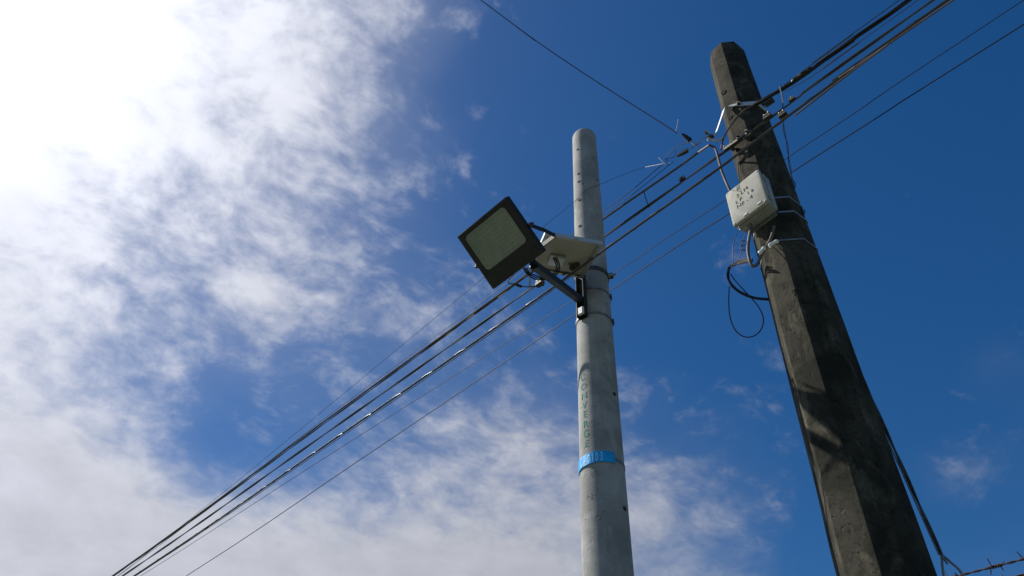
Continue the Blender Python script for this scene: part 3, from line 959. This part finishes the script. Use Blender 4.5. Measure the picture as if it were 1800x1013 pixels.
# channel bracket on the pole that carries the arm
fz0, fz1 = pix1(1019, 566)[1], pix1(1017, 492)[1]
fd = TO1 * math.cos(R(-33)) + RT1 * math.sin(R(-33)); fs_ = UP.cross(fd).normalized()
cz = (fz0 + fz1) / 2; hz = (fz1 - fz0) / 2
cc = V((P1.x, P1.y, cz)) + fd * (r1(cz) + .004)
ch = MB()
ch.box(cc + fd * .002, fs_ * .030, UP * hz, fd * .003)
for s_ in (-1, 1):
    ch.box(cc + fd * .022 + fs_ * .0275 * s_, fs_ * .0025, UP * hz * .999, fd * .0168)
chb = ch.build('channel_bracket', M['black'], fl, bevel=.001)
MB().box(cc + fd * .030 - UP * (hz - .045), fs_ * .020, UP * .030, fd * .010).build('bracket_block', M['galv'], chb, bevel=.004)
for zz_ in (pix1(1045, 505)[1], pix1(1045, 549)[1]):
    stp = MB().ring_skin(arc1(R(-50), R(306), zz_, .014, .006, .0015, 60)).build('strap', M['steel'], fl)
    q, n_ = skin1(R(82), zz_, .008)
    MB().box(q, UP * .02, n_ * .006, UP.cross(n_) * .014).build('buckle', M['dirty_steel'], stp, bevel=.002)

# ------------------------------------------------------------------ solar panel
PD = 5.1
PC = far(992.6, 450.7, PD)
PW, PH = .3796 * PD / 5.3, .4675 * PD / 5.3
paz, ptl = R(79.64), R(-15.85)
PX = V((math.sin(paz), math.cos(paz), 0)); _h = V((math.cos(paz), -math.sin(paz), 0))
PY = _h * math.cos(ptl) + UP * math.sin(ptl); PN = PX.cross(PY)   # PN points down at the viewer
sp_ = thing('solar_panel', PC, 'small solar panel seen from below between floodlight and pale pole', 'solar panel')
pp_ = lambda x_, y_, z_=0.0: PC + PX * x_ + PY * y_ + PN * z_
MB().box(pp_(0, 0, -.008), PX * (PW / 2 - .004), PY * (PH / 2 - .004), PN * .002).build('backsheet', M['backsheet'], sp_)
MB().box(pp_(0, 0, -.0125), PX * (PW / 2 - .004), PY * (PH / 2 - .004), PN * .002).build('cells', M['cell'], sp_)
for s_ in (-1, 1):
    MB().box(pp_(0, s_ * (PH / 2 - .003), -.004), PX * PW / 2, PY * .003, PN * .0125).build('frame_rail', M['alu'], sp_)
    MB().box(pp_(0, s_ * (PH / 2 - .012), .0065), PX * (PW / 2 - .001), PY * .010, PN * .0012).build('frame_lip', M['alu'], sp_)
    MB().box(pp_(s_ * (PW / 2 - .003), 0, -.004), PX * .003, PY * (PH / 2 - .0065), PN * .0122).build('frame_rail', M['alu'], sp_)
    MB().box(pp_(s_ * (PW / 2 - .012), 0, .0068), PX * .0085, PY * (PH / 2 - .023), PN * .0012).build('frame_lip', M['alu'], sp_)
jb = MB().box(hit(978, 458, pp_(0, 0, .006), PN), PX * .05, PY * .06, PN * .010, .006).build('junction_case', M['alu'], sp_)
# stay and hanger of the panel
sa_, sb_ = hit(1013, 419, pp_(0, 0, .008), PN), on1(1019, 462, .20)
MB().strip([sa_, sb_], RT1, TO1, .018, .003).build('stay', M['galv'], sp_)
sa_ = hit(932, 470, pp_(0, 0, .008), PN)
MB().strip([sa_, hit(931, 512, sa_, TO1)], RT1, TO1, .016, .003).build('hanger', M['galv'], sp_)
q, n_ = skin1(R(-20), pix1(1035, 470)[1], .03)
MB().box((pp_(.05, -PH / 2 + .02, .012) + q) / 2, (pp_(.05, -PH / 2 + .02, .012) - q) / 2, UP.cross(n_).normalized() * .015, UP * .006).build('mounting_arm', M['dirty_steel'], sp_)

# leads between panel and floodlight
for k, lab in enumerate(('outer black lead curving from the solar panel to the floodlight', 'middle black lead curving from the solar panel to the floodlight',
                         'inner black lead curving from the solar panel to the floodlight')):
    e_ = k * 3.0
    pts_ = [on1(957 - e_ * .3, 437, .40), on1(968 - e_, 443 + e_ * .4, .40), on1(979 - e_, 455, .40), on1(984 - e_, 468, .40), on1(981 - e_, 479 - e_ * .3, .40), on1(972 - e_, 489, .40), on1(955, 492 - e_ * .5, .42),
            on1(938 + e_ * .5, 490 - e_, .44), on1(925 + e_, 480, .48), on1(919 + e_, 470, .52)]
    tag(MB().tube(pts_, .0042, 7, 6).build('lead_wire', M['rubber']), lab, 'wire')
pts_ = [lp_(-.02, -LH / 2 + .01, -.04), on1(893, 496, .55), on1(906, 500, .50), on1(918, 504, .45), on1(936, 504, .40), on1(956, 502, .36)]
tag(MB().tube(pts_, lambda t_: .0035 + (.006 if .42 < t_ < .6 else 0), 8, 6).build('lead_wire', M['rubber']), 'short black lead with plug hanging below the floodlight edge', 'wire')

# ------------------------------------------------------------------ steel bracket holding the lowest cable on pole 1
zc = pix1(1035, 470)[1]
cbk = thing('cable_bracket', V((P1.x, P1.y, zc)), 'rusty steel angle bracket holding the lowest cable on the pale pole', 'bracket')
a_, b_ = line(1052, 428, OF - .02), line(984, 478, OF - .02)
dr = (b_ - a_).normalized()
MB().strip([a_, b_], UP, N1, .030, .004).build('angle_web', M['dirty_steel'], cbk)
MB().strip([a_ + N1 * .014 - UP * .015, b_ + N1 * .014 - UP * .015], N1, UP, .030, .004).build('angle_flange', M['dirty_steel'], cbk)
MB().ring_skin(arc1(R(-180), R(180), zc, .035, .002, .004, 48)).build('band', M['dirty_steel'], cbk)
for an, s_ in ((78, 1.4), (-42, 1.2), (-20, 1.0)):
    q, n_ = skin1(R(an), zc, .010)
    MB().nut(q, n_, .011 * s_, .022 * s_).build('bolt', M['steel' if an > 0 else 'dirty_steel'], cbk)
q, n_ = skin1(R(80), zc, .02)
MB().box(q, n_ * .018, UP * .022, UP.cross(n_) * .010).build('band_ear', M['dirty_steel'], cbk, bevel=.002)
q = line(1010, 466, OF)
sq_, sn_ = skin1(R(-40), zc, .0)
MB().strip([sq_, q - N1 * .01], UP, UP.cross((q - sq_).normalized()).normalized(), .030, .006).build('standoff', M['dirty_steel'], cbk)
MB().box(q, dr * .035, N1 * .016, UP * .024).build('clamp_block', M['dirty_steel'], cbk, bevel=.004)
ckb = [o_ for o_ in cbk.children if o_.name.startswith('clamp_block')][0]
for f_ in (-.02, .02):
    MB().nut(q + dr * f_ + N1 * .016, N1, .009, .014).build('clamp_bolt', M['steel'], ckb)
cable_clamp('cable_clamp', 949, 499, OB + .30, 'dark clamp on the middle cable beside the floodlight arm', 1.1)

# ------------------------------------------------------------------ guy wire of the old pole
ga = on2(1512, 655, -.10)
gb = on2(1655, 975, -.12)
guy = thing('guy_wire', ga, 'steel guy wire running down the right of the old pole to a forked grip', 'guy wire')
MB().twist(dense([ga + (ga - gb) * .10, ga, gb], .03), .0052, 2, .60, .0034, 7).build('strand', M['dirty_steel'], guy)
MB().tube([ga.lerp(gb, .10) + RT2 * -.013, gb + RT2 * -.010], .0042, 7).build('strand_tail', M['steel'], guy)
ge = on2(1672, 1080, -.12)
MB().tube([gb, on2(1656, 990, -.12), on2(1659, 1015, -.12), on2(1664, 1045, -.12), ge], .0058, 7, 5).build('grip_leg', M['steel'], guy)
MB().tube([gb, on2(1670, 988, -.12), on2(1690, 1008, -.12), on2(1692, 1040, -.12), ge], .0058, 7, 5).build('grip_leg', M['steel'], guy)
MB().tube([gb, on2(1660, 984, -.11), on2(1666, 992, -.11)], .0052, 6, 3).build('grip_end', M['steel'], guy)
gd = (ge - gb).normalized()
MB().cyl(ge - gd * .02, ge + gd * ((ge.z + .1) / -gd.z), .009, n=10).build('anchor_rod', M['rust'], guy)

# ------------------------------------------------------------------ barbed wire, near the camera at the lower right
def barbed(pa_, pb_, z_, label, barbs, e0, e1):
    a_ = hit(pa_[0], pa_[1], V((0, 0, z_)), UP); b_ = hit(pb_[0], pb_[1], V((0, 0, z_)), UP)
    dr_ = (b_ - a_).normalized()
    s0, s1 = a_ - dr_ * e0, b_ + dr_ * e1
    t_ = thing('barbed_wire', s0, label, 'barbed wire')
    MB().twist(dense([s0, s1], .006), .0016, 2, .055, .0017).build('strand', M['rust'], t_)
    for k, (px, seed) in enumerate(barbs):
        rnd = random.Random(seed)
        f_ = (px - pa_[0]) / (pb_[0] - pa_[0])
        c_ = a_.lerp(b_, f_)
        u_ = dr_.orthogonal().normalized(); w_ = dr_.cross(u_)
        wrap = [c_ + dr_ * (i / 24 - .5) * .026 + (u_ * math.cos(i * 1.05) + w_ * math.sin(i * 1.05)) * .0045 for i in range(25)]
        g0 = rnd.uniform(0, 6.28)
        e_ = [wrap[0] + (u_ * math.cos(g0) + w_ * math.sin(g0)) * .020 - dr_ * .006]
        e2_ = [wrap[-1] + (u_ * math.cos(g0 + 2.3) + w_ * math.sin(g0 + 2.3)) * .020 + dr_ * .006]
        m_ = MB().tube(e_ + wrap + e2_, .0013, 6)
        wr2 = [c_ + dr_ * (i / 20 - .5) * .02 + (u_ * math.cos(-i * 1.2 + 2) + w_ * math.sin(-i * 1.2 + 2)) * .0042 for i in range(21)]
        m_.tube([wr2[0] - (u_ * math.cos(g0 + .9) + w_ * math.sin(g0 + .9)) * .021] + wr2 + [wr2[-1] - (u_ * math.cos(g0 - 1.7) + w_ * math.sin(g0 - 1.7)) * .019], .0013, 6)
        m_.build('barb', M['rust'], t_)
    for q in (s0, s1):
        MB().box(V((q.x, q.y, z_ / 2)), dr_ * .02, V((-dr_.y, dr_.x, 0)) * .02, UP * (z_ / 2 + .03)).build('post', M['rust'], t_)
    return t_


barbed((1690, 1011), (1800, 983), 2.50, 'rusty barbed wire strand across the lower right corner, the upper one', [(1676, 1), (1752, 5), (1808, 8), (1860, 3)], .55, 1.6)
barbed((1785, 1014), (1800, 1010), 2.42, 'rusty barbed wire strand showing only at the very corner, the lower one', [(1771, 2), (1830, 6)], .25, 1.5)
print('objects', len(bpy.data.objects))
